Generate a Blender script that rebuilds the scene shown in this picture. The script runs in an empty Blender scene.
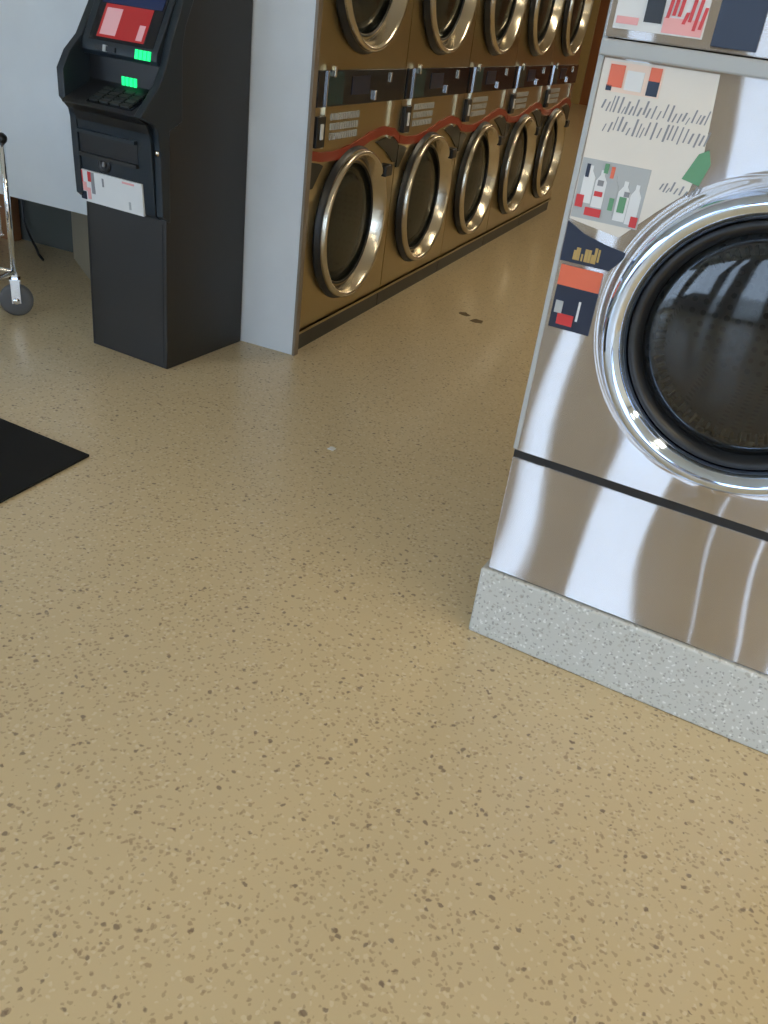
import bpy, bmesh, math, random
from mathutils import Vector, Matrix
random.seed(4)
S = bpy.context.scene
COL = S.collection
PI = math.pi

# ------------------------------------------------------------------ helpers
def setp(o, label=None, cat=None, group=None, kind=None):
    if label: o['label'] = label
    if cat: o['category'] = cat
    if group: o['group'] = group
    if kind: o['kind'] = kind
    return o

def empty(name, loc, rz, label, cat, group=None):
    o = bpy.data.objects.new(name, None); COL.objects.link(o)
    o.location = loc; o.rotation_euler = (0, 0, rz); o.empty_display_size = .1
    return setp(o, label, cat, group)

def finish(name, bm, mat, parent=None, smooth=False, bevel=0, loc=None, seg=2):
    me = bpy.data.meshes.new(name)
    bmesh.ops.recalc_face_normals(bm, faces=bm.faces)
    bm.to_mesh(me); bm.free()
    me.materials.append(mat)
    if smooth:
        for p in me.polygons: p.use_smooth = True
    o = bpy.data.objects.new(name, me); COL.objects.link(o)
    if parent: o.parent = parent
    if loc: o.location = loc
    if bevel:
        m = o.modifiers.new('bevel', 'BEVEL'); m.width = bevel; m.segments = seg
        m.limit_method = 'ANGLE'; m.angle_limit = math.radians(35)
        m.harden_normals = True
        for p in me.polygons: p.use_smooth = True
    return o

def box(bm, x0, x1, y0, y1, z0, z1):
    vs = [bm.verts.new(c) for c in ((x0,y0,z0),(x1,y0,z0),(x1,y1,z0),(x0,y1,z0),(x0,y0,z1),(x1,y0,z1),(x1,y1,z1),(x0,y1,z1))]
    for f in ((0,3,2,1),(4,5,6,7),(0,1,5,4),(1,2,6,5),(2,3,7,6),(3,0,4,7)):
        bm.faces.new([vs[i] for i in f])

def boxes(name, lst, mat, parent=None, bevel=0, smooth=False):
    bm = bmesh.new()
    for b in lst: box(bm, *b)
    return finish(name, bm, mat, parent, smooth, bevel)

def prism(bm, pts, a, b, axis):
    """extrude closed 2D outline pts between a and b along axis ('x','y','z')"""
    def mk(p, t):
        if axis == 'x': return (t, p[0], p[1])
        if axis == 'y': return (p[0], t, p[1])
        return (p[0], p[1], t)
    A = [bm.verts.new(mk(p, a)) for p in pts]; B = [bm.verts.new(mk(p, b)) for p in pts]
    n = len(pts)
    for i in range(n): bm.faces.new((A[i], A[(i+1) % n], B[(i+1) % n], B[i]))
    bm.faces.new(A[::-1]); bm.faces.new(B)

def lathe(bm, prof, cx, cz, y0, axis='y', n=72, sgn=-1, closed=False):
    """prof: list of (radius, protrusion); revolves about the local Y axis through (cx, cz); protrusion goes along sgn*Y"""
    rings = []
    for r, h in prof:
        if r < 1e-6:
            rings.append([bm.verts.new((cx, y0 + sgn*h, cz))]); continue
        rings.append([bm.verts.new((cx + r*math.cos(2*PI*i/n), y0 + sgn*h, cz + r*math.sin(2*PI*i/n))) for i in range(n)])
    m = len(rings)
    for k in range(m if closed else m-1):
        a, b = rings[k], rings[(k+1) % m]
        for i in range(n):
            j = (i+1) % n
            if len(a) == 1: bm.faces.new((a[0], b[i], b[j]))
            elif len(b) == 1: bm.faces.new((a[i], b[0], a[j]))
            else: bm.faces.new((a[i], b[i], b[j], a[j]))

def tube(bm, pts, r, n=10):
    prev = None; pts = [Vector(p) for p in pts]
    for i, p in enumerate(pts):
        d = (pts[min(i+1, len(pts)-1)] - pts[max(i-1, 0)]).normalized()
        ref = Vector((0,0,1)) if abs(d.z) < .9 else Vector((1,0,0))
        u = d.cross(ref).normalized(); v = d.cross(u)
        ring = [bm.verts.new(p + r*(math.cos(2*PI*k/n)*u + math.sin(2*PI*k/n)*v)) for k in range(n)]
        if prev:
            for k in range(n): bm.faces.new((prev[k], prev[(k+1) % n], ring[(k+1) % n], ring[k]))
        else: bm.faces.new(ring[::-1])
        prev = ring
    bm.faces.new(prev)

# ------------------------------------------------------------------ materials
def mat(name, col, rough=.5, metal=0, spec=.5, emis=None, estr=0, coat=0):
    m = bpy.data.materials.new(name); m.use_nodes = True
    nt = m.node_tree; b = nt.nodes['Principled BSDF']
    # every surface gets a little procedural unevenness
    tc = nt.nodes.new('ShaderNodeTexCoord'); nz = nt.nodes.new('ShaderNodeTexNoise')
    nz.inputs['Scale'].default_value = 6; nz.inputs['Detail'].default_value = 3
    nt.links.new(tc.outputs['Object'], nz.inputs['Vector'])
    mx = nt.nodes.new('ShaderNodeMix'); mx.data_type = 'RGBA'
    mx.inputs[6].default_value = (*[c*.93 for c in col], 1); mx.inputs[7].default_value = (*[min(1, c*1.06) for c in col], 1)
    nt.links.new(nz.outputs['Fac'], mx.inputs[0]); nt.links.new(mx.outputs[2], b.inputs['Base Color'])
    b.inputs['Roughness'].default_value = rough; b.inputs['Metallic'].default_value = metal
    b.inputs['Specular IOR Level'].default_value = spec
    b.inputs['Coat Weight'].default_value = coat
    if emis:
        b.inputs['Emission Color'].default_value = (*emis, 1); b.inputs['Emission Strength'].default_value = estr
    return m

def bsdf(m): return m.node_tree.nodes['Principled BSDF']

def brushed(name, col, rough, aniso, rot, wav=0.0, scale=(3,3,1), grain=0.0):
    m = mat(name, col, rough, 1); nt = m.node_tree; b = bsdf(m)
    b.inputs['Anisotropic'].default_value = aniso
    b.inputs['Anisotropic Rotation'].default_value = rot
    tg = nt.nodes.new('ShaderNodeCombineXYZ'); tg.inputs[2].default_value = 1    # upright
    nt.links.new(tg.outputs[0], b.inputs['Tangent'])
    if wav:
        tc = nt.nodes.new('ShaderNodeTexCoord'); mp = nt.nodes.new('ShaderNodeMapping')
        mp.inputs['Scale'].default_value = scale
        nz = nt.nodes.new('ShaderNodeTexNoise'); nz.inputs['Scale'].default_value = 1; nz.inputs['Detail'].default_value = 1
        bp = nt.nodes.new('ShaderNodeBump'); bp.inputs['Distance'].default_value = wav
        nt.links.new(tc.outputs['Object'], mp.inputs[0]); nt.links.new(mp.outputs[0], nz.inputs['Vector'])
        nt.links.new(nz.outputs['Fac'], bp.inputs['Height']); nt.links.new(bp.outputs[0], b.inputs['Normal'])
        if grain:    # steel brushed sideways: reflections are drawn out up and down, so add lobes tilted that way
            src = b.inputs['Base Color'].links[0].from_socket; acc = None
            geo = nt.nodes.new('ShaderNodeNewGeometry')       # slow waves in the sheet metal
            sb = nt.nodes.new('ShaderNodeVectorMath'); sb.operation = 'SUBTRACT'; sb.inputs[1].default_value = (.5,.5,.5)
            wv = nt.nodes.new('ShaderNodeVectorMath'); wv.operation = 'MULTIPLY_ADD'; wv.inputs[1].default_value = (wav, wav, wav*.3)
            nz.inputs['Detail'].default_value = 0
            nt.links.new(nz.outputs['Color'], sb.inputs[0]); nt.links.new(sb.outputs[0], wv.inputs[0]); nt.links.new(geo.outputs['Normal'], wv.inputs[2])
            for k, tilt in enumerate((-.05, .09, .24)):
                va = nt.nodes.new('ShaderNodeVectorMath'); va.operation = 'ADD'; va.inputs[1].default_value = (0, 0, tilt*grain)
                vn = nt.nodes.new('ShaderNodeVectorMath'); vn.operation = 'NORMALIZE'
                g = nt.nodes.new('ShaderNodeBsdfAnisotropic'); g.inputs['Roughness'].default_value = rough
                g.inputs['Anisotropy'].default_value = aniso; g.inputs['Rotation'].default_value = rot
                nt.links.new(wv.outputs[0], va.inputs[0]); nt.links.new(va.outputs[0], vn.inputs[0]); nt.links.new(vn.outputs[0], g.inputs['Normal'])
                nt.links.new(tg.outputs[0], g.inputs['Tangent']); nt.links.new(src, g.inputs['Color'])
                if acc is None: acc = g.outputs[0]
                else:
                    mx = nt.nodes.new('ShaderNodeMixShader'); mx.inputs[0].default_value = 1/(k+1)
                    nt.links.new(acc, mx.inputs[1]); nt.links.new(g.outputs[0], mx.inputs[2]); acc = mx.outputs[0]
            nt.links.new(acc, nt.nodes['Material Output'].inputs[0])
    return m

def speckle(name, base, base2, flecks, rough, scale, coat=0):
    """seamless floor of resin with stone flecks; flecks = [(colour, share, cell scale)]"""
    m = bpy.data.materials.new(name); m.use_nodes = True; nt = m.node_tree; N = nt.nodes.new; L = nt.links.new
    b = bsdf(m); tc = N('ShaderNodeTexCoord')
    wob = N('ShaderNodeTexNoise'); wob.inputs['Scale'].default_value = 70; wob.inputs['Detail'].default_value = 2
    L(tc.outputs['Object'], wob.inputs['Vector'])
    vm = N('ShaderNodeVectorMath'); vm.operation = 'MULTIPLY_ADD'; vm.inputs[1].default_value = (.014,)*3
    L(wob.outputs['Color'], vm.inputs[0]); L(tc.outputs['Object'], vm.inputs[2])
    nz = N('ShaderNodeTexNoise'); nz.inputs['Scale'].default_value = 1.3; nz.inputs['Detail'].default_value = 3
    L(tc.outputs['Object'], nz.inputs['Vector'])
    cur = N('ShaderNodeMix'); cur.data_type = 'RGBA'; cur.inputs[6].default_value = (*base, 1); cur.inputs[7].default_value = (*base2, 1)
    L(nz.outputs['Fac'], cur.inputs[0]); out = cur.outputs[2]
    for i, (c, share, sc, soft) in enumerate(flecks):
        vo = N('ShaderNodeTexVoronoi'); vo.inputs['Scale'].default_value = sc
        mp = N('ShaderNodeMapping'); mp.inputs['Location'].default_value = (i*3.7, i*1.9, i*.6); mp.inputs['Rotation'].default_value = (0,0,i*.7)
        L(vm.outputs[0], mp.inputs[0]); L(mp.outputs[0], vo.inputs['Vector'])
        sep = N('ShaderNodeSeparateColor'); L(vo.outputs['Color'], sep.inputs[0])
        lt = N('ShaderNodeMath'); lt.operation = 'LESS_THAN'; lt.inputs[1].default_value = share; L(sep.outputs[0], lt.inputs[0])
        mr = N('ShaderNodeMapRange'); mr.inputs[1].default_value = .55/sc*sc*.75; mr.inputs[2].default_value = .25; mr.inputs[3].default_value = 0; mr.inputs[4].default_value = soft
        L(vo.outputs['Distance'], mr.inputs[0])
        mu = N('ShaderNodeMath'); mu.operation = 'MULTIPLY'; L(lt.outputs[0], mu.inputs[0]); L(mr.outputs[0], mu.inputs[1])
        mx = N('ShaderNodeMix'); mx.data_type = 'RGBA'; mx.inputs[7].default_value = (*c, 1)
        L(mu.outputs[0], mx.inputs[0]); L(out, mx.inputs[6]); out = mx.outputs[2]
    L(out, b.inputs['Base Color']); b.inputs['Roughness'].default_value = rough
    b.inputs['Coat Weight'].default_value = coat; b.inputs['Coat Roughness'].default_value = .12
    return m

M = {}
M['floor'] = speckle('resin_floor', (.565,.445,.26), (.63,.50,.30),
    [((.70,.60,.42),.45,85,.6), ((.33,.225,.125),.42,105,.55), ((.27,.165,.095),.24,90,.55), ((.13,.08,.06),.07,78,.7)], .36, 1, coat=.25)
M['plinth'] = speckle('grey_speckle', (.50,.50,.46), (.56,.56,.52),
    [((.75,.75,.72),.35,110,.8), ((.24,.24,.22),.45,130,.7), ((.33,.31,.26),.35,100,.6)], .55, 1)
M['white'] = mat('white_paint', (.72,.75,.76), .45)
M['cream'] = mat('cream_paint', (.70,.66,.56), .6)
M['ceil'] = mat('ceiling_board', (.8,.8,.77), .8)
M['greywall'] = mat('grey_paint', (.07,.075,.065), .7)
M['tan'] = mat('tan_paint', (.50,.38,.16), .5)
M['brown'] = mat('brown_wood', (.34,.135,.05), .4)
M['orange_wood'] = mat('orange_wood', (.30,.13,.05), .5)
M['beige'] = mat('beige_plastic', (.33,.29,.21), .5)
M['mat'] = mat('black_rubber', (.012,.012,.012), .8, spec=.2)
M['black'] = mat('black_plastic', (.012,.013,.015), .35)
M['blackgloss'] = mat('black_gloss', (.008,.010,.016), .12)
M['navy'] = mat('navy_print', (.012,.020,.045), .3)
M['teal'] = mat('teal_print', (.008,.04,.045), .25)
M['steel'] = brushed('dryer_steel', (.50,.41,.235), .32, .3, 0)
M['washsteel'] = brushed('washer_steel', (.86,.83,.83), .17, .95, .25, .055, (6,6,2.0), 1.0)
M['chrome'] = mat('chrome', (.85,.86,.88), .07, 1)
M['skychrome'] = mat('sky_tinted_chrome', (.66,.76,.92), .06, 1)  # blue of the reflected sky put into the washer rim's colour
M['satin'] = mat('satin_chrome', (.62,.56,.45), .20, 1)
M['kick'] = mat('dark_kick', (.03,.028,.022), .4)
M['red'] = mat('red_stripe', (.30,.035,.016), .35)
M['redprint'] = mat('red_print', (.60,.04,.04), .35)
M['orange'] = mat('orange_print', (.75,.15,.07), .4)
M['pink'] = mat('pink_print', (.80,.38,.36), .4)
M['goldprint'] = mat('gold_print', (.48,.32,.10), .4)
M['greenprint'] = mat('green_print', (.12,.30,.15), .4)
M['greyprint'] = mat('grey_print', (.25,.25,.26), .4)
M['silverprint'] = mat('pale_grey_print', (.42,.43,.42), .4)
M['paper'] = mat('white_paper', (.72,.72,.70), .5)
M['palecream'] = mat('pale_cream', (.72,.66,.57), .35)
M['peach'] = mat('peach_paper', (.80,.62,.50), .5)
M['atmside'] = mat('charcoal_powder_coat', (.022,.021,.020), .40)
M['atmfront'] = mat('blue_black_plastic', (.014,.022,.030), .36)
M['led'] = mat('green_led', (.02,.5,.15), .4, emis=(.0,1,.25), estr=1.1)
M['screenblue'] = mat('screen_blue', (.005,.01,.03), .2, emis=(.02,.04,.14), estr=.35)
M['screenred'] = mat('screen_red', (.1,.01,.01), .2, emis=(.42,.03,.035), estr=.6)
M['screenwhite'] = mat('screen_pale', (.3,.2,.2), .2, emis=(.62,.32,.36), estr=.6)
M['key'] = mat('keypad_key', (.035,.04,.038), .4)
M['rubberwheel'] = mat('grey_rubber', (.10,.10,.10), .5)
M['fillglow'] = mat('fill_diffuser', (.9,.9,.85), .5, emis=(1,.87,.64), estr=17)  # glow of the added ceiling lamps
M['alum'] = mat('aluminium_frame', (.22,.17,.12), .45)
M['brick'] = mat('tan_pier', (.27,.22,.18), .7)
M['pave'] = mat('pavement', (.42,.41,.39), .9)

# tinted glass of the dryer and washer doors
def glassmat(name, tint, rough, alpha_mix):
    m = bpy.data.materials.new(name); m.use_nodes = True; nt = m.node_tree; N = nt.nodes.new; L = nt.links.new
    out = nt.nodes['Material Output']; b = bsdf(m)
    b.inputs['Base Color'].default_value = (*tint, 1); b.inputs['Roughness'].default_value = rough
    b.inputs['IOR'].default_value = 1.6; b.inputs['Specular IOR Level'].default_value = .6
    tr = N('ShaderNodeBsdfTransparent'); tr.inputs[0].default_value = (.75,.78,.75,1)
    mx = N('ShaderNodeMixShader'); mx.inputs[0].default_value = alpha_mix
    L(tr.outputs[0], mx.inputs[1]); L(b.outputs[0], mx.inputs[2]); L(mx.outputs[0], out.inputs[0])
    return m
M['dglass'] = glassmat('smoked_glass', (.035,.037,.028), .12, .62)
M['wglass'] = glassmat('dark_bowl_glass', (.012,.014,.015), .06, .8)

# drum interior with punched holes
def drum(name):
    m = mat(name, (.32,.30,.26), .35, .9); nt = m.node_tree; b = bsdf(m)
    tc = nt.nodes.new('ShaderNodeTexCoord'); vo = nt.nodes.new('ShaderNodeTexVoronoi'); vo.inputs['Scale'].default_value = 38
    vo.inputs['Randomness'].default_value = .05
    nt.links.new(tc.outputs['Object'], vo.inputs['Vector'])
    lt = nt.nodes.new('ShaderNodeMath'); lt.operation = 'GREATER_THAN'; lt.inputs[1].default_value = .28
    nt.links.new(vo.outputs['Distance'], lt.inputs[0])
    src = b.inputs['Base Color'].links[0].from_socket
    mx = nt.nodes.new('ShaderNodeMix'); mx.data_type = 'RGBA'; mx.inputs[6].default_value = (.01,.01,.01,1)
    nt.links.new(lt.outputs[0], mx.inputs[0]); nt.links.new(src, mx.inputs[7]); nt.links.new(mx.outputs[2], b.inputs['Base Color'])
    return m
M['drum'] = drum('punched_drum')
M['ribs'] = mat('dark_rib', (.10,.095,.085), .35)

# ------------------------------------------------------------------ the setting
X0, Y0, PIT = -1.468, 2.828, .7795
DCX = PIT/2 - .028          # dryer front plane, start, unit pitch
def struct(name, lst, m, bevel=0):
    return setp(boxes(name, lst, m, bevel=bevel), kind='structure')
struct('floor', [(-4.4, 3.6, -3.3, 17.6, -.12, 0)], M['floor'])
struct('ceiling', [(-4.4, 3.6, -3.3, 17.6, 2.9, 3.0)], M['ceil'])
struct('wall_left', [(-4.5, -4.4, -.3, 17.6, 0, 2.9), (-4.5,-4.4,-3.3,-.3,0,.1), (-4.5,-4.4,-3.3,-.3,2.4,2.9), (-4.5,-4.4,-3.3,-2.9,.1,2.4)], M['cream'])
struct('wall_right', [(3.6, 3.7, -3.3, 17.6, 0, 2.9)], M['cream'])
# white bulkhead beside the dryers: reaches the floor by the dryers, raised over a recess further left
struct('wall_partition', [(-4.4, X0, 2.802, 2.826, .335, 2.9), (-2.36, X0, 2.802, 2.826, 0, .335)], M['white'])
struct('trim_1', [(X0, X0+.010, 2.796, 2.826, 0, 2.9)], M['alum'])
struct('wall_recess', [(-4.4, -2.46, 3.27, 3.35, 0, 2.9)], M['greywall'])
struct('wall_above_dryers', [(-2.42, X0-.03, 2.92, Y0+5*PIT, 2.0, 2.9)], M['white'])
struct('wall_back', [(-3.62, 3.6, 17.3, 17.6, 0, 2.9)], M['brown'])
struct('wall_back_left', [(-4.4, -3.78, 17.3, 17.6, 0, 2.9)], M['cream'])
struct('trim_2', [(-3.78, -3.62, 17.22, 17.6, 0, 2.9)], M['tan'])
# storefront behind the camera: piers and glass
piers = [(-4.4,-3.9), (-2.15,-1.92), (-1.62,-1.25), (-.62,-.33), (-.30,.06), (.09,.30), (1.25,1.40), (2.3,2.5), (3.3,3.6)]
struct('wall_front', [(a, b, -3.3, -3.1, 0, 2.5) for a, b in piers] + [(-3.9,-2.15,-3.3,-3.1,0,.55)], M['brick'])
struct('trim_3', [(-4.4, 3.6, -3.3, -3.1, 2.5, 2.9)], M['cream'])
gaps = [(-3.9,-2.15), (-1.92,-1.62), (-1.25,-.62), (-.33,-.30), (.06,.09), (.30,1.25), (1.40,2.3), (2.5,3.3)]
for i, (a, b) in enumerate(gaps):
    z0 = .55 if i == 0 else 0.0
    w = .035 if b-a > .1 else .003
    fr = struct('window_%d' % (i+1), [(a, a+w, -3.24,-3.16, z0, 2.5), (b-w, b, -3.24,-3.16, z0, 2.5), (a+w, b-w, -3.24,-3.16, z0, z0+.08), (a+w, b-w, -3.24,-3.16, 2.44, 2.5)], M['alum'])
    g = bpy.data.materials.get('pane')
    if not g:
        g = bpy.data.materials.new('pane'); g.use_nodes = True; nt = g.node_tree
        t = nt.nodes.new('ShaderNodeBsdfTransparent'); gl = nt.nodes.new('ShaderNodeBsdfGlossy'); gl.inputs['Roughness'].default_value = .02
        mx = nt.nodes.new('ShaderNodeMixShader'); mx.inputs[0].default_value = .06
        nt.links.new(t.outputs[0], mx.inputs[1]); nt.links.new(gl.outputs[0], mx.inputs[2]); nt.links.new(mx.outputs[0], nt.nodes['Material Output'].inputs[0])
    boxes('window_pane', [(a+w, b-w, -3.204,-3.196, z0+.08, 2.44)], g, fr)
w = .035
for i, (a, b) in enumerate(((-2.9,-.3),)):
    fr = struct('window_%d' % (i+9), [(-4.47,-4.43,a,a+w,.1,2.4), (-4.47,-4.43,b-w,b,.1,2.4), (-4.47,-4.43,a+w,b-w,.1,.16), (-4.47,-4.43,a+w,b-w,2.35,2.4)], M['alum'])
    boxes('window_pane', [(-4.454,-4.446,a+w,b-w,.16,2.35)], bpy.data.materials['pane'], fr)
struct('ground_outside', [(-16, 14, -16, -3.3, -.2, -.08), (-16, -4.5, -3.3, 12, -.2, -.08)], M['pave'])

# ceiling lamps, unseen, added to brighten the floor and the far end
def fill_lamp(x, y, label):
    t = empty('fill_ceiling_light', (x, y, 2.9), 0, label, 'light', 'added ceiling lights')
    boxes('frame', [(-.16,-.14,-.62,.62,-.06,0), (.14,.16,-.62,.62,-.06,0), (-.14,.14,-.62,-.60,-.06,0), (-.14,.14,.60,.62,-.06,0)], M['white'], t)
    boxes('diffuser', [(-.14,.14,-.60,.60,-.05,-.01)], M['fillglow'], t)
for k in range(7):
    fill_lamp(1.3 if k < 2 else -.2, (-1.6,.8,4.6,8.6,10.9,13.2,15.6)[k], 'unseen long ceiling light added for brightness, in the row over the aisle')
for k in range(2):
    fill_lamp(2.9, -1.6 + 2.4*k, 'unseen long ceiling light added for brightness, in the row by the right wall')

# ------------------------------------------------------------------ dryer stacks
# local frame: front faces local -Y; x runs 0..PIT along the row. Each stack is turned so -Y looks to world +X.
def band_outline(cx0, cx1, fn, th, n=26):
    up = [(cx0 + (cx1-cx0)*i/n, fn((cx0 + (cx1-cx0)*i/n)/PIT) + th/2) for i in range(n+1)]
    lo = [(p[0], p[1]-th) for p in up]
    return up + lo[::-1]

def make_dryer():
    t = empty('dryer_stack', (0,0,0), 0, 'x', 'clothes dryer')
    W = PIT - .004
    H = 1.97
    cab = boxes('cabinet', [(.002, W, .004, .95, .075, H)], M['steel'], t, bevel=.003)
    # front skins
    dc = ((DCX, .430), (DCX, 1.312))
    boxes('kick_plate', [(.002, W, .012, .9, 0, .072)], M['kick'], t)
    boxes('kick_lip', [(.002, W, -.006, .02, .074, .084)], M['steel'], t)
    # control band between the two doors
    cp = boxes('control_panel', [(.012, W-.010, -.006, .006, .862, .975)], M['blackgloss'], t, bevel=.002)
    boxes('control_label', [(.085, .20, -.0085, -.005, .868, .97)], M['teal'], cp)
    boxes('price_display', [(.27, .42, -.0085, -.005, .895, .955)], M['navy'], cp)
    boxes('start_button', [(.46, .475, -.016, -.005, .872, .905)], M['chrome'], cp, bevel=.002)
    boxes('start_button', [(.60, .612, -.014, -.005, .93, .965)], M['satin'], cp, bevel=.002)
    boxes('panel_seam', [(.068, .074, -.012, -.005, .862, .975)], M['chrome'], cp)
    boxes('coin_chute', [(.10, .115, -.022, -.005, .955, .99)], M['satin'], cp, bevel=.003)
    # lower coin box, lettering and swoosh
    cb = boxes('coin_box', [(.012, .075, -.014, .006, .735, .835)], M['black'], t, bevel=.003)
    boxes('coin_slot', [(.034, .052, -.019, -.012, .762, .812)], M['paper'], cb, bevel=.002)
    boxes('panel_trim', [(.080, .086, -.004, .006, .73, .862)], M['chrome'], t)
    boxes('panel_trim', [(.655, .685, -.004, .006, .72, .862)], M['satin'], t)
    bm = bmesh.new(); rr = random.Random(2)
    for row in range(3):
        x = .14
        while x < .36:
            w = rr.uniform(.006,.014)
            box(bm, x, x+w, -.0012, .005, .838-.032*row-.022, .838-.032*row); x += w + rr.uniform(.004,.009)
    finish('lettering', bm, M['silverprint'], t)
    def sw(u):   # height of the red stripe along one unit
        P = [(-.01,.712),(.12,.70),(.25,.697),(.40,.708),(.5,.722),(.65,.744),(.78,.755),(.90,.745),(1.01,.712)]
        for (a,za),(b,zb) in zip(P, P[1:]):
            if a <= u <= b:
                s = (u-a)/(b-a); s = s*s*(3-2*s); return za + (zb-za)*s
        return P[-1][1]
    bm = bmesh.new(); prism(bm, band_outline(.002, W, sw, .032), -.005, .006, 'y')
    finish('red_stripe', bm, M['red'], t)
    # dark corner inlays beneath the stripe
    for pts in ([(.55,.715),(.60,.722),(.66,.727),(.72,.723),(W,.695),(W,.62),(.74,.625),(.70,.65),(.66,.672),(.60,.697)],
                [(.004,.69),(.07,.68),(.10,.67),(.07,.64),(.03,.60),(.004,.60)]):
        bm = bmesh.new(); prism(bm, pts, -.003, .006, 'y'); finish('corner_inlay', bm, M['kick'], t)
    for cx, cz in dc:
        R = .280
        d = bmesh.new()
        prof = [(R-.001,.022),(R-.002,.036),(R-.007,.043),(R-.013,.045),(R-.019,.042),(R-.024,.034),(R-.036,.008),(R-.046,-.018)]
        lathe(d, prof, cx, cz, 0)
        door = finish('door', d, M['satin'], t, smooth=True)
        d = bmesh.new(); lathe(d, [(R+.010,-.003),(R+.008,.006),(R+.001,.010),(R,.024),(R-.003,.024),(R-.003,-.003)], cx, cz, 0, closed=True)
        finish('door_seal', d, M['black'], door, smooth=True)
        d = bmesh.new(); lathe(d, [(R-.043,-.014),(R-.046,-.002),(R-.053,.000),(R-.056,-.016)], cx, cz, 0, closed=True)
        finish('glass_gasket', d, M['black'], door, smooth=True)
        d = bmesh.new(); lathe(d, [(0,.010),(.08,.008),(.16,.000),(R-.054,-.010),(R-.054,-.016),(.16,-.006),(.08,.002),(0,.004)], cx, cz, 0)
        finish('door_glass', d, M['dglass'], door, smooth=True)
        hx, hz = cx + R*.80, cz + R*.66
        bm = bmesh.new(); box(bm, hx-.03, hx+.034, -.056, -.010, hz-.022, hz+.022)
        finish('door_handle', bm, M['black'], door, bevel=.006)
    return t

def copytree(o, parent=None):
    c = o.copy(); COL.objects.link(c)
    if parent: c.parent = parent
    for ch in list(o.children): copytree(ch, c)
    return c

proto = make_dryer()
# round wells (drums) are real: boolean-free, built as a front plate with holes + drum lathe
cab = [c for c in proto.children if c.name.startswith('cabinet')][0]
def plate_with_holes(W, H, holes, n=72):
    """cabinet shell: 5 sides + front plate with circular holes, each followed by a drum"""
    bm = bmesh.new()
    x0, x1, y0, y1, z0, z1 = .002, W, .004, .95, .075, H
    # shell sides, top, back
    c = [bm.verts.new(v) for v in ((x0,y0,z0),(x1,y0,z0),(x1,y1,z0),(x0,y1,z0),(x0,y0,z1),(x1,y0,z1),(x1,y1,z1),(x0,y1,z1))]
    for f in ((0,3,2,1),(4,5,6,7),(1,2,6,5),(2,3,7,6),(3,0,4,7)): bm.faces.new([c[i] for i in f])
    zs = [z0, (holes[0][1]+holes[1][1])/2, z1]
    for (cx, cz, r), za, zb in zip(holes, zs, zs[1:]):
        ring = [bm.verts.new((cx+r*math.cos(2*PI*i/n), y0, cz+r*math.sin(2*PI*i/n))) for i in range(n)]
        def outer(a):
            dx, dz = math.cos(a), math.sin(a)
            t = 1e9
            if dx > 1e-9: t = min(t, (x1-cx)/dx)
            if dx < -1e-9: t = min(t, (x0-cx)/dx)
            if dz > 1e-9: t = min(t, (zb-cz)/dz)
            if dz < -1e-9: t = min(t, (za-cz)/dz)
            return (cx+dx*t, y0, cz+dz*t)
        out = [bm.verts.new(outer(2*PI*i/n)) for i in range(n)]
        for i in range(n): bm.faces.new((ring[i], out[i], out[(i+1) % n], ring[(i+1) % n]))
        for (X, Z) in ((x0,za),(x1,za),(x0,zb),(x1,zb)):   # square corners
            a = math.atan2(Z-cz, X-cx) % (2*PI); i = int(a/(2*PI/n)) % n
            v = bm.verts.new((X, y0, Z)); bm.faces.new((out[i], v, out[(i+1) % n]))
    return bm
bm = plate_with_holes(PIT-.004, 1.97, [(DCX,.430,.225),(DCX,1.312,.225)])
me = bpy.data.meshes.new('cabinet'); bmesh.ops.recalc_face_normals(bm, faces=bm.faces); bm.to_mesh(me); bm.free()
me.materials.append(M['steel']); cab.modifiers.clear(); cab.data = me
for cz in (.430, 1.312):
    d = bmesh.new(); lathe(d, [(.225,-.005),(.26,-.06),(.30,-.10),(.30,-.62),(0,-.62)], DCX, cz, 0, n=56)
    finish('drum', d, M['drum'], proto, smooth=True)

dl = ['nearest of the five steel dryer stacks, against the white partition end',
      'second steel dryer stack from the white partition',
      'middle of the five steel dryer stacks',
      'fourth steel dryer stack from the white partition',
      'farthest of the five steel dryer stacks, at the aisle end of the row']
for i in range(5):
    o = proto if i == 0 else copytree(proto)
    o.location = (X0, Y0 + .002 + i*PIT, 0); o.rotation_euler = (0, 0, PI/2)
    setp(o, dl[i], 'clothes dryer', 'stacked dryers in a row')

# ------------------------------------------------------------------ washer
WA = -.0797
wash = empty('washing_machine', (-.3117, 1.5752, .172), WA, 'large stainless front-loading washer with chrome round door, on the grey plinth', 'washing machine')
# local frame: x right, y back, z from plinth top
ZP = .172
WW, WH, WD = .735, 1.19, .80
def z(h): return h - ZP
CX, CZ = .371, z(.778)
def front_plate(bm, x0, x1, z0, z1, cx, cz, r, y=0, n=96):
    ring = [bm.verts.new((cx+r*math.cos(2*PI*i/n), y, cz+r*math.sin(2*PI*i/n))) for i in range(n)]
    def outer(a):
        dx, dz = math.cos(a), math.sin(a); t = 1e9
        if dx > 1e-9: t = min(t, (x1-cx)/dx)
        if dx < -1e-9: t = min(t, (x0-cx)/dx)
        if dz > 1e-9: t = min(t, (z1-cz)/dz)
        if dz < -1e-9: t = min(t, (z0-cz)/dz)
        return (cx+dx*t, y, cz+dz*t)
    out = [bm.verts.new(outer(2*PI*i/n)) for i in range(n)]
    for i in range(n): bm.faces.new((ring[i], out[i], out[(i+1) % n], ring[(i+1) % n]))
    for (X, Z) in ((x0,z0),(x1,z0),(x0,z1),(x1,z1)):
        a = math.atan2(Z-cz, X-cx) % (2*PI); i = int(a/(2*PI/n)) % n
        v = bm.verts.new((X, y, Z)); bm.faces.new((out[i], v, out[(i+1) % n]))
bm = bmesh.new()
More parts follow.
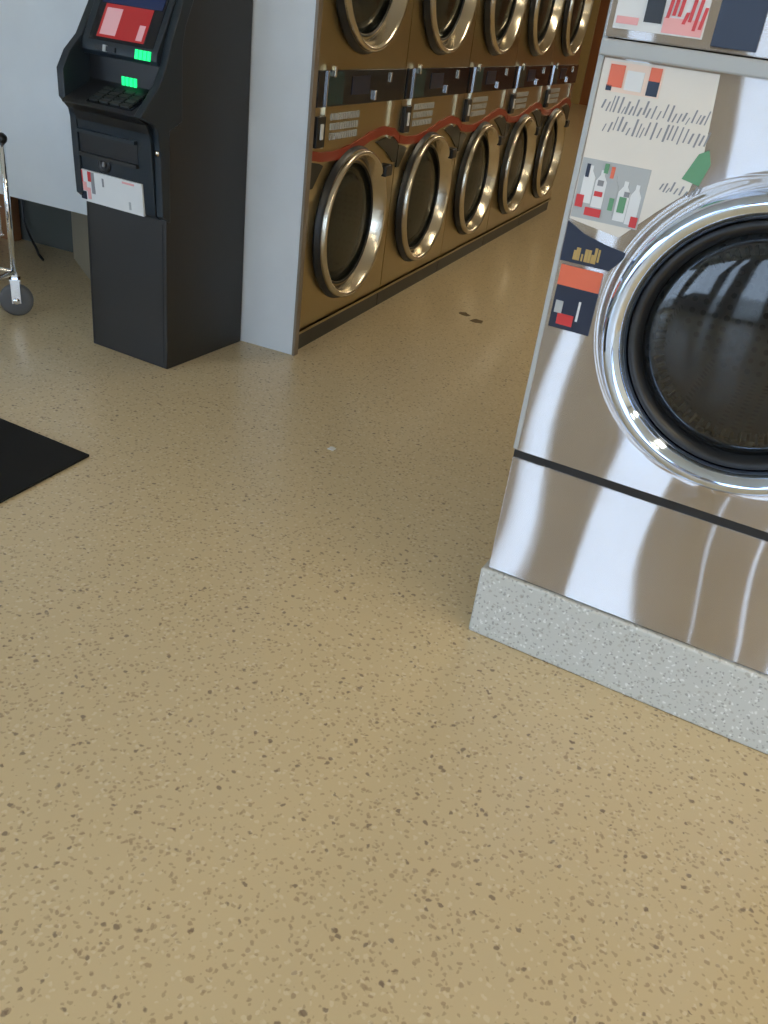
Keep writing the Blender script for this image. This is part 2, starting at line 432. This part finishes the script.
x0, x1, y1, z1 = 0, WW, WD, z(1.375)
c = [bm.verts.new(v) for v in ((x0,0,0),(x1,0,0),(x1,y1,0),(x0,y1,0),(x0,0,z1),(x1,0,z1),(x1,y1,z1),(x0,y1,z1))]
for f in ((0,3,2,1),(4,5,6,7),(1,2,6,5),(2,3,7,6),(3,0,4,7)): bm.faces.new([c[i] for i in f])
finish('cabinet', bm, M['washsteel'], wash)
# upper front panel with the pressed flare round the door
bm = bmesh.new()
front_plate(bm, 0, WW, z(.462), z(1.168), CX, CZ, .276, y=-.004)
lathe(bm, [(.276,.004),(.270,.0048),(.266,.007),(.262,.012),(.257,.015),(.252,.016),(.235,.016),(.235,-.02)], CX, CZ, 0, n=96)
for X in (0, WW):
    v = [bm.verts.new(q) for q in ((X,-.004,z(.462)),(X,.01,z(.462)),(X,.01,z(1.168)),(X,-.004,z(1.168)))]; bm.faces.new(v)
fp = finish('front_panel', bm, M['washsteel'], wash, smooth=False)
for p in fp.data.polygons: p.use_smooth = abs(p.normal.y) < .999
boxes('lower_panel', [(0, WW, -.004, .01, .003, z(.444))], M['washsteel'], wash, bevel=.002)
boxes('panel_seam', [(0, WW, .000, .012, z(.442), z(.464))], M['black'], wash)
boxes('edge_strip', [(-.002, .007, -.0065, .03, z(.464), z(1.37))], M['silverprint'], wash, bevel=.001)
# door
bm = bmesh.new()
lathe(bm, [(.251,.010),(.2525,.034),(.250,.048),(.244,.058),(.236,.063),(.228,.062),(.220,.056),(.213,.046),(.208,.032),(.206,.02)], CX, CZ, 0, n=120)
door = finish('door', bm, M['skychrome'], wash, smooth=True)
bm = bmesh.new()
lathe(bm, [(.207,.034),(.204,.038),(.198,.038),(.193,.033),(.189,.026),(.186,.020),(.184,.006)], CX, CZ, 0, n=96)
finish('door_gasket', bm, M['black'], door, smooth=True)
bm = bmesh.new()
lathe(bm, [(.188,.016),(.180,.024),(.165,.032),(.14,.038),(.10,.044),(.05,.047),(0,.048)], CX, CZ, 0, n=96)
finish('door_glass', bm, M['wglass'], door, smooth=True)
bm = bmesh.new()
for k in range(70):    # ribbed ring behind the glass
    a = 2*PI*k/70
    ca, sa = math.cos(a), math.sin(a); w = .0025
    q = []
    for r, yy in ((.150,.006),(.166,.014)):
        for s in (-1, 1): q.append(bm.verts.new((CX + r*ca - s*w*sa, -yy-.006, CZ + r*sa + s*w*ca)))
    for r, yy in ((.150,.0),(.166,.006)):
        for s in (-1, 1): q.append(bm.verts.new((CX + r*ca - s*w*sa, -yy, CZ + r*sa + s*w*ca)))
    for f in ((0,1,3,2),(4,6,7,5),(0,2,6,4),(1,5,7,3),(0,4,5,1),(2,3,7,6)): bm.faces.new([q[i] for i in f])
finish('gasket_ribs', bm, M['ribs'], door)
bm = bmesh.new(); lathe(bm, [(.168,-.002),(.172,-.05),(.20,-.10),(.235,-.12),(.235,-.55),(0,-.55)], CX, CZ, 0, n=72)
finish('drum', bm, M['drum'], wash, smooth=True)
bm = bmesh.new(); box(bm, CX+.215, CX+.262, -.092, -.050, CZ-.06, CZ+.06)
finish('door_handle', bm, M['black'], door, bevel=.008)
# console
cons = boxes('control_console', [(0, WW, -.010, .02, z(1.192), z(1.372))], M['washsteel'], wash, bevel=.003)
boxes('console_rail', [(0, WW, -.018, .01, z(1.166), z(1.190))], M['silverprint'], wash, bevel=.004)
boxes('display_screen', [(.165, .232, -.0145, -.009, z(1.198), z(1.30))], M['navy'], cons, bevel=.001)
boxes('console_sticker', [(.012, .150, -.0125, -.009, z(1.205), z(1.34))], M['paper'], cons)
boxes('console_picture', [(.058, .085, -.0145, -.012, z(1.218), z(1.262))], M['black'], cons)
bm = bmesh.new(); rr = random.Random(5)
for x in [i*.0085 + .090 for i in range(7)]:
    h = rr.uniform(.015,.045); b0 = z(1.212) + rr.uniform(0,.02)
    prism(bm, [(x,b0),(x+.005,b0),(x+.009,b0+h),(x+.004,b0+h)], -.0145, -.012, 'y')
finish('console_lettering', bm, M['redprint'], cons)
boxes('console_picture', [(.016, .050, -.0145, -.012, z(1.212), z(1.222))], M['pink'], cons)
boxes('console_picture', [(.088, .148, -.0140, -.012, z(1.207), z(1.228))], M['pink'], cons)
# stickers on the front panel
Y = -.0042
def sticker(name, x0, x1, z0, z1, m, t=.0012, par=wash, lift=0):
    return boxes(name, [(x0, x1, Y-t-lift, Y+.0005-lift, z(z0), z(z1))], m, par)
def strokes(name, x0, x1, z0, z1, m, par, seed, step=.0058, lean=.004, lift=0, w=.0022):
    bm = bmesh.new(); r = random.Random(seed); x = x0
    while x < x1:
        h = (z1-z0)*r.choice((.45,.55,.6,1,.8)); b = z0 + (z1-z0)*r.choice((0,0,.15))
        h = min(h, z1-b); ww = w*r.uniform(.7,1.5)
        prism(bm, [(x,z(b)),(x+ww,z(b)),(x+ww+lean,z(b+h)),(x+lean,z(b+h))], Y-.0012-lift, Y+.0005-lift, 'y'); x += step*r.uniform(.8,1.5)
    return finish(name, bm, m, par)
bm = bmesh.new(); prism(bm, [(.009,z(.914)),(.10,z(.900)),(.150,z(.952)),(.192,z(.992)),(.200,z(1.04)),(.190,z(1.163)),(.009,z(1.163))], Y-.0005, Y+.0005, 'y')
finish('cream_sheet', bm, M['palecream'], wash)  # flat cream area with a slanted right edge on the upper front
s = sticker('promo_sticker', .020, .107, 1.117, 1.160, M['peach'])
sticker('sticker_picture', .022, .046, 1.124, 1.156, M['orange'], lift=.0012, par=s)
sticker('sticker_picture', .050, .078, 1.122, 1.150, M['paper'], lift=.0012, par=s)
sticker('sticker_picture', .086, .104, 1.140, 1.159, M['orange'], lift=.0012, par=s)
sticker('sticker_picture', .086, .104, 1.119, 1.140, M['navy'], lift=.0012, par=s)
sticker('sticker_picture', .021, .030, 1.118, 1.126, M['navy'], lift=.0012, par=s)
strokes('script_lettering', .020, .195, 1.088, 1.112, M['greyprint'], wash, 1, step=.0062)
strokes('script_lettering', .030, .195, 1.058, 1.084, M['greyprint'], wash, 2, step=.0066)
strokes('script_lettering', .145, .205, .985, 1.003, M['greyprint'], wash, 3, step=.0060)
bm = bmesh.new(); prism(bm, [(.176,z(1.010)),(.205,z(1.004)),(.214,z(1.038)),(.206,z(1.058)),(.192,z(1.050))], Y-.0012, Y+.0005, 'y')
finish('leaf_print', bm, M['greenprint'], wash)
s = sticker('product_sticker', .010, .126, .918, 1.014, M['silverprint'])
def pic(pts, m, lift=.0012, name='bottle_print'):
    bm = bmesh.new(); prism(bm, [(a, z(b)) for a, b in pts], Y-.0012-lift, Y+.0005-lift, 'y'); return finish(name, bm, m, s)
def bottle(x, w, zb, zt, m): pic([(x,zb),(x+w,zb),(x+w,zt-.018),(x+w*.68,zt-.008),(x+w*.68,zt),(x+w*.32,zt),(x+w*.32,zt-.008),(x,zt-.018)], m)
for x, w, zb, zt, m in ((.018,.020,.944,1.004,'paper'),(.040,.019,.940,1.000,'paper'),(.062,.018,.932,.996,'silverprint'),(.082,.020,.926,.990,'paper'),(.103,.018,.924,.988,'paper')):
    bottle(x, w, zb, zt, M[m])
for x0_, x1_, z0_, z1_, m in ((.013,.026,.936,.956,'redprint'),(.032,.060,.925,.938,'redprint'),(.042,.056,.958,.966,'redprint'),(.112,.124,.921,.938,'redprint'),(.050,.057,.996,1.011,'greenprint'),(.070,.078,.940,.960,'greenprint'),(.086,.098,.940,.965,'greenprint'),(.020,.026,.985,1.006,'navy'),(.062,.068,.990,1.008,'orange'),(.092,.101,.966,.974,'greyprint'),(.044,.054,.975,.984,'greyprint')):
    pic([(x0_,z0_),(x1_,z0_),(x1_,z1_),(x0_,z1_)], M[m], lift=.0024)
bm = bmesh.new(); prism(bm, [(.008,z(.842)),(.098,z(.842)),(.118,z(.868)),(.118,z(.878)),(.08,z(.884)),(.04,z(.894)),(.008,z(.910))], Y-.0012, Y+.0005, 'y')
s = finish('navy_sticker', bm, M['navy'], wash)
strokes('gold_lettering', .030, .078, .848, .875, M['goldprint'], s, 7, step=.0052, lean=.0, lift=.0012, w=.004)
s = sticker('price_sticker', .013, .090, .722, .836, M['navy'])
sticker('sticker_picture', .013, .090, .800, .836, M['orange'], lift=.0012, par=s)
sticker('sticker_picture', .018, .032, .750, .772, M['silverprint'], lift=.0012, par=s)
sticker('sticker_picture', .060, .064, .742, .778, M['paper'], lift=.0012, par=s)
sticker('sticker_picture', .026, .056, .730, .750, M['redprint'], lift=.0012, par=s)

pl = empty('machine_plinth', (-.3117, 1.5752, 0), WA, 'grey speckled concrete plinth under the stainless washer', 'plinth')
boxes('plinth_block', [(-.014, .80, -.013, .95, 0, .1718)], M['plinth'], pl, bevel=.006)

# ------------------------------------------------------------------ cash machine
AY = math.radians(-5.5)
atm = empty('cash_machine', (-1.731, 2.378, 0), AY, 'dark charcoal freestanding cash machine with green lights and red screen', 'cash machine')
w = .354
bm = bmesh.new()
prism(bm, [(0,0),(.418,0),(.418,1.41),(.2,1.41),(.2,1.30),(.062,1.05),(.062,.79),(0,.77)], -w+.004, -.001, 'x')
for v in bm.verts:
    if v.co.y > .3 and v.co.x < -.2: v.co.y -= .036     # its back stands flat against the white wall
finish('cabinet', bm, M['atmside'], atm, bevel=.004)
# fascia: side cheeks carry the full profile; the middle is cut back over the keypad
full = [(.012,.500),(-.036,.535),(-.044,.70),(-.046,.765),(-.052,.790),(-.086,.824),(-.088,.905),(-.056,.955),(-.004,1.0),(.054,1.09),(.150,1.315),(.21,1.31),(.09,1.08),(.075,1.0),(.075,.80),(.018,.775),(.018,.50)]
full_r = [(.012,.500),(-.018,.520),(-.026,.70),(-.034,.775),(-.050,.795),(-.112,.818),(-.060,.868),(-.026,.905),(.002,.950),(.026,1.02),(.070,1.11),(.160,1.315),(.215,1.31),(.09,1.06),(.075,1.0),(.075,.80),(.018,.775),(.018,.50)]
bm = bmesh.new(); prism(bm, full, -w, -w+.028, 'x'); finish('side_cheek', bm, M['atmfront'], atm, bevel=.004)
bm = bmesh.new(); prism(bm, full_r, -.026, .002, 'x'); finish('side_cheek', bm, M['atmfront'], atm, bevel=.004)
a, b = -w+.027, -.025
# keypad shelf and back of the recess
bm = bmesh.new(); prism(bm, [(-.044,.762),(-.058,.792),(-.100,.815),(-.092,.824),(.010,.868),(.022,.880),(.022,.955),(.060,.985),(.060,.76)], a, b, 'x')
shelf = finish('keypad_shelf', bm, M['black'], atm, bevel=.002)
# screen head, leaning back, with a lip over the recess
bm = bmesh.new(); prism(bm, [(.021,.948),(-.002,.950),(-.010,.962),(-.006,.985),(.176,1.316),(.21,1.316),(.07,.985),(.021,.97)], a, b, 'x')
head = finish('screen_bezel', bm, M['atmfront'], atm, bevel=.002)
def on_plane(name, P0, P1, x0, x1, s0, s1, t, m, par, base=-.001):   # a thin plate on a sloping face running from P0 up to P1
    P0, P1 = Vector((0,)+P0), Vector((0,)+P1); d = (P1-P0).normalized(); nrm = Vector((0,-d.z,d.y))
    bm = bmesh.new(); q = []
    for k in (base, t):
        for x, s_ in ((x0,s0),(x1,s0),(x1,s1),(x0,s1)):
            p = P0 + d*s_ + nrm*k; q.append(bm.verts.new((x, p.y, p.z)))
    for f in ((0,1,2,3),(4,5,6,7),(0,1,5,4),(1,2,6,5),(2,3,7,6),(3,0,4,7)): bm.faces.new([q[i] for i in f])
    return finish(name, bm, m, par)
A0, A1 = (-.006,.985), (.176,1.316)
scr = on_plane('screen', A0, A1, -.300, -.045, .008, .30, .0015, M['blackgloss'], head)
on_plane('screen_picture', A0, A1, -.290, -.055, .122, .29, .0025, M['screenblue'], scr)
on_plane('screen_picture', A0, A1, -.272, -.085, .018, .120, .0025, M['screenred'], scr)
on_plane('screen_picture', A0, A1, -.262, -.200, .026, .108, .0032, M['screenwhite'], scr)
on_plane('screen_picture', A0, A1, -.118, -.095, .024, .070, .0032, M['screenwhite'], scr)
for k in range(4):
    on_plane('green_light', (-.010,.962), (-.006,.985), -.108+.0160*k, -.0960+.0160*k, -.002, .024, .003, M['led'], head)
    on_plane('green_light', (.022,.872), (.022,.955), -.192+.0160*k, -.1800+.0160*k, .004, .030, .003, M['led'], shelf)
on_plane('card_slot', (-.010,.962), (-.006,.985), -.265, -.185, .004, .017, .006, M['black'], head)
on_plane('card_slot_mark', (-.010,.962), (-.006,.985), -.232, -.220, .002, .020, .008, M['silverprint'], head)  # small pale plate across the card slot
B0, B1 = (-.092,.824), (.010,.868)
pad = on_plane('keypad', B0, B1, -.235, -.055, .006, .100, .004, M['blackgloss'], shelf)
for r_ in range(4):
    for c_ in range(4):
        k = on_plane('key', B0, B1, -.228+.042*c_, -.228+.042*c_+.034, .012+.022*r_, .012+.022*r_+.016, .009, M['key'], pad, base=.003)
# cash panel between the shelf and the lower door
bm = bmesh.new(); prism(bm, [(.01,.500),(-.020,.518),(-.026,.560),(-.040,.740),(-.046,.770),(-.058,.792),(.01,.79)], a, b, 'x')
cp = finish('cash_panel', bm, M['atmfront'], atm, bevel=.002)
Q0, Q1 = (-.026,.560), (-.040,.740)
on_plane('cash_tray', Q0, Q1, -.322, -.080, .108, .168, .0015, M['black'], cp)
on_plane('tray_lip', Q0, Q1, -.322, -.080, .096, .108, .012, M['atmside'], cp)
on_plane('tray_lip', Q0, Q1, -.322, -.080, .168, .178, .014, M['atmfront'], cp)
bm = bmesh.new(); lathe(bm, [(.026,0),(.026,.006),(.014,.008),(.012,.003),(0,.003)], -.225, .642, -.031, n=28)
lk = finish('panel_lock', bm, M['black'], cp, smooth=True)
boxes('lock_slot', [(-.229,-.221,-.040,-.031,.636,.650)], M['greyprint'], lk)
bm = bmesh.new(); lathe(bm, [(.009,0),(.009,.006),(.004,.008),(0,.008)], -.012, .712, -.022, n=20)
finish('key_lock', bm, M['satin'], atm, smooth=True)
R0, R1 = (-.0205,.520), (-.026,.560)
on_plane('card_sticker', (-.0255,.512), (-.0335,.612), -.338, -.068, .000, .100, .003, M['paper'], cp, base=-.004)
st = [o for o in cp.children if o.name.startswith('card_sticker')][0]
T0, T1 = (-.0255,.512), (-.0335,.612)
for x0_, x1_, s0_, s1_, m in ((-.336,-.322,.060,.098,'redprint'),(-.324,-.308,.034,.062,'pink'),(-.336,-.312,.006,.032,'navy'),(-.306,-.292,.010,.046,'pink'),(-.300,-.284,.066,.097,'redprint'),(-.286,-.272,.030,.097,'greyprint'),(-.150,-.100,.088,.094,'pink'),(-.238,-.231,.060,.086,'greyprint'),(-.128,-.120,.010,.034,'silverprint')):
    on_plane('card_mark', T0, T1, x0_, x1_, s0_, s1_, .0042, M[m], st, base=.002)
for q in (-w+.012, -.018): boxes('cabinet_door_line', [(q, q+.003, -.0015, .004, .02, .495)], M['black'], atm)

# ------------------------------------------------------------------ floor things
bm = bmesh.new()
P = Vector((-1.516,1.720)); e1 = Vector((-1,.079)).normalized(); e2 = Vector((-.02,-1)).normalized()
pts = [P, P+e1*1.5, P+e1*1.5+e2*.95, P+e2*.95]
prism(bm, [tuple(p) for p in pts], .0005, .009, 'z')
mt = finish('floor_mat', bm, M['mat'], bevel=.003)
setp(mt, 'black rubber floor mat with its corner showing at the left', 'floor mat')
def scrap(name, x, y, r, m, label, cat, seed, h=.002):
    rr = random.Random(seed); bm = bmesh.new()
    pts = [(r*rr.uniform(.55,1.1)*math.cos(k*.785), r*rr.uniform(.55,1.1)*math.sin(k*.785)) for k in range(8)]
    prism(bm, pts, .0003, h, 'z')
    o = finish(name, bm, m, loc=(x, y, 0)); return setp(o, label, cat)
scrap('paper_scrap', -.987, 2.186, .016, M['paper'], 'tiny white paper scrap lying on the open tan floor', 'litter', 1)
M['smudge'] = mat('dark_smudge', (.13,.085,.035), .6)
scrap('lint_scrap', -1.118, 3.80, .030, M['smudge'], 'small dark lint scrap on the aisle floor, nearer the dryers of the two', 'litter', 2, .0012)
scrap('lint_scrap', -1.035, 3.745, .038, M['smudge'], 'small dark lint scrap on the aisle floor, nearer the washer of the two', 'litter', 3, .0012)

# beige box under the raised bulkhead
d = Vector((-2.924+2.56, 3.06-2.86)); ang = math.atan2(-d.y, -d.x)
bx = empty('storage_box', (-2.53, 2.95, 0), math.radians(-38), 'beige box on the floor under the white panel behind the cash machine', 'box')
boxes('body', [(-.40, 0, 0, .10, 0, .44)], M['beige'], bx, bevel=.006)
boxes('lid', [(-.405, .005, -.005, .105, .44, .46)], M['beige'], bx, bevel=.004)
# orange wood board and cable in the recess
wb = boxes('wooden_board', [(-3.34, -3.21, 3.21, 3.26, 0, .62)], M['orange_wood'], bevel=.004)
setp(wb, 'orange-brown wooden board standing in the dark recess beyond the cart wheel', 'board')
bm = bmesh.new(); tube(bm, [(-3.19,3.25,.62),(-3.185,3.25,.34),(-3.18,3.25,.20),(-3.17,3.24,.10),(-3.12,3.22,.04),(-3.05,3.18,.012),(-2.97,3.11,.008),(-2.90,3.06,.008)], .006)
cb = finish('power_cable', bm, M['black'], smooth=True)
setp(cb, 'thin black power cable hanging down in the recess under the white panel', 'cable')

# wire laundry cart, its corner showing at the left edge
cart = empty('laundry_cart', (-2.475, 2.46, 0), math.radians(12), 'chrome laundry cart with swivel wheel at the left edge of the photo', 'laundry cart')
Lc, Wc = .62, .46      # the seen corner is the origin; the cart runs to -x and -y
def ctube(name, paths, r, m, par=cart):
    bm = bmesh.new()
    for q in paths: tube(bm, q, r)
    return finish(name, bm, m, par, smooth=True)
for (cx, cy) in ((0,0),(-Lc,0),(0,-Wc),(-Lc,-Wc)):
    ctube('post', [[(cx,cy,.155),(cx,cy,.62)]], .011, M['chrome'])
    cs = boxes('caster', [(-.022,-.017,-.016,.016,.05,.135),(.017,.022,-.016,.016,.05,.135),(-.022,.022,-.02,.02,.135,.142),(-.01,.01,-.01,.01,.142,.16)], M['chrome'], cart)
    cs.location = (cx, cy, 0); cs.rotation_euler = (0, 0, math.radians(-60))
    bm = bmesh.new(); lathe(bm, [(0,-.013),(.030,-.013),(.052,-.014),(.060,-.009),(.060,.009),(.052,.014),(.030,.013),(0,.013)], 0, 0, 0, n=36)
    bmesh.ops.rotate(bm, verts=bm.verts, cent=(0,0,0), matrix=Matrix.Rotation(PI/2, 3, 'Z'))
    bmesh.ops.translate(bm, verts=bm.verts, vec=(0, 0, .060))
    finish('wheel', bm, M['rubberwheel'], cs, smooth=True)
    bm = bmesh.new(); lathe(bm, [(0,-.024),(.012,-.024),(.012,.024),(0,.024)], 0, 0, 0, n=20)
    bmesh.ops.rotate(bm, verts=bm.verts, cent=(0,0,0), matrix=Matrix.Rotation(PI/2, 3, 'Z'))
    bmesh.ops.translate(bm, verts=bm.verts, vec=(0, 0, .060))
    finish('axle', bm, M['chrome'], cs, smooth=True)
    bmk = bmesh.new(); bmesh.ops.create_uvsphere(bmk, u_segments=20, v_segments=12, radius=.020)
    bmesh.ops.translate(bmk, verts=bmk.verts, vec=(cx, cy, .63)); finish('bumper', bmk, M['black'], cart, smooth=True)
ctube('base_frame', [[(0,0,.165),(-Lc,0,.165)],[(0,-Wc,.165),(-Lc,-Wc,.165)],[(0,0,.165),(0,-Wc,.165)],[(-Lc,0,.165),(-Lc,-Wc,.165)]], .009, M['chrome'])
g = []
for zz_ in (.30,.40,.50,.60):
    g.append([(-.02,-.01,zz_),(-Lc+.02,-.01,zz_),(-Lc+.02,-Wc+.01,zz_),(-.02,-Wc+.01,zz_),(-.02,-.01,zz_)])
for k in range(14):
    x = -.03-(Lc-.06)*k/13; g.append([(x,-.01,.60),(x,-.01,.30),(x,-Wc+.01,.30),(x,-Wc+.01,.60)])
for k in range(10):
    y = -.02-(Wc-.04)*k/9; g.append([(-.02,y,.60),(-.02,y,.30),(-Lc+.02,y,.30),(-Lc+.02,y,.60)])
bk = ctube('basket', g, .0022, M['chrome'])

# ------------------------------------------------------------------ light and camera
wd = bpy.data.worlds.new('sky'); S.world = wd; wd.use_nodes = True
bg = wd.node_tree.nodes['Background']; bg.inputs[0].default_value = (.58,.76,1,1); bg.inputs[1].default_value = 5.6

def rotm(yaw, pitch, roll):
    f = Vector((math.sin(yaw)*math.cos(pitch), math.cos(yaw)*math.cos(pitch), math.sin(pitch)))
    r = Vector((math.cos(yaw), -math.sin(yaw), 0)); u = r.cross(f)
    c, s_ = math.cos(roll), math.sin(roll)
    return c*r + s_*u, -s_*r + c*u, f
r, u, f = rotm(math.radians(-19.872), math.radians(-30.279), math.radians(7.926))
cam = bpy.data.cameras.new('camera'); co = bpy.data.objects.new('camera', cam); COL.objects.link(co)
co.matrix_world = Matrix(((r.x,u.x,-f.x,0),(r.y,u.y,-f.y,0),(r.z,u.z,-f.z,1.2),(0,0,0,1)))
cam.sensor_fit = 'HORIZONTAL'; cam.sensor_width = 36; cam.lens = 36*869.6/768; cam.clip_start = .02
S.camera = co
S.view_settings.view_transform = 'Standard'; S.view_settings.look = 'None'; S.view_settings.gamma = 1
S.view_settings.use_curve_mapping = False; S.view_settings.exposure = 0
S.cycles.use_denoising = True; S.cycles.max_bounces = 10; S.cycles.sample_clamp_indirect = 6
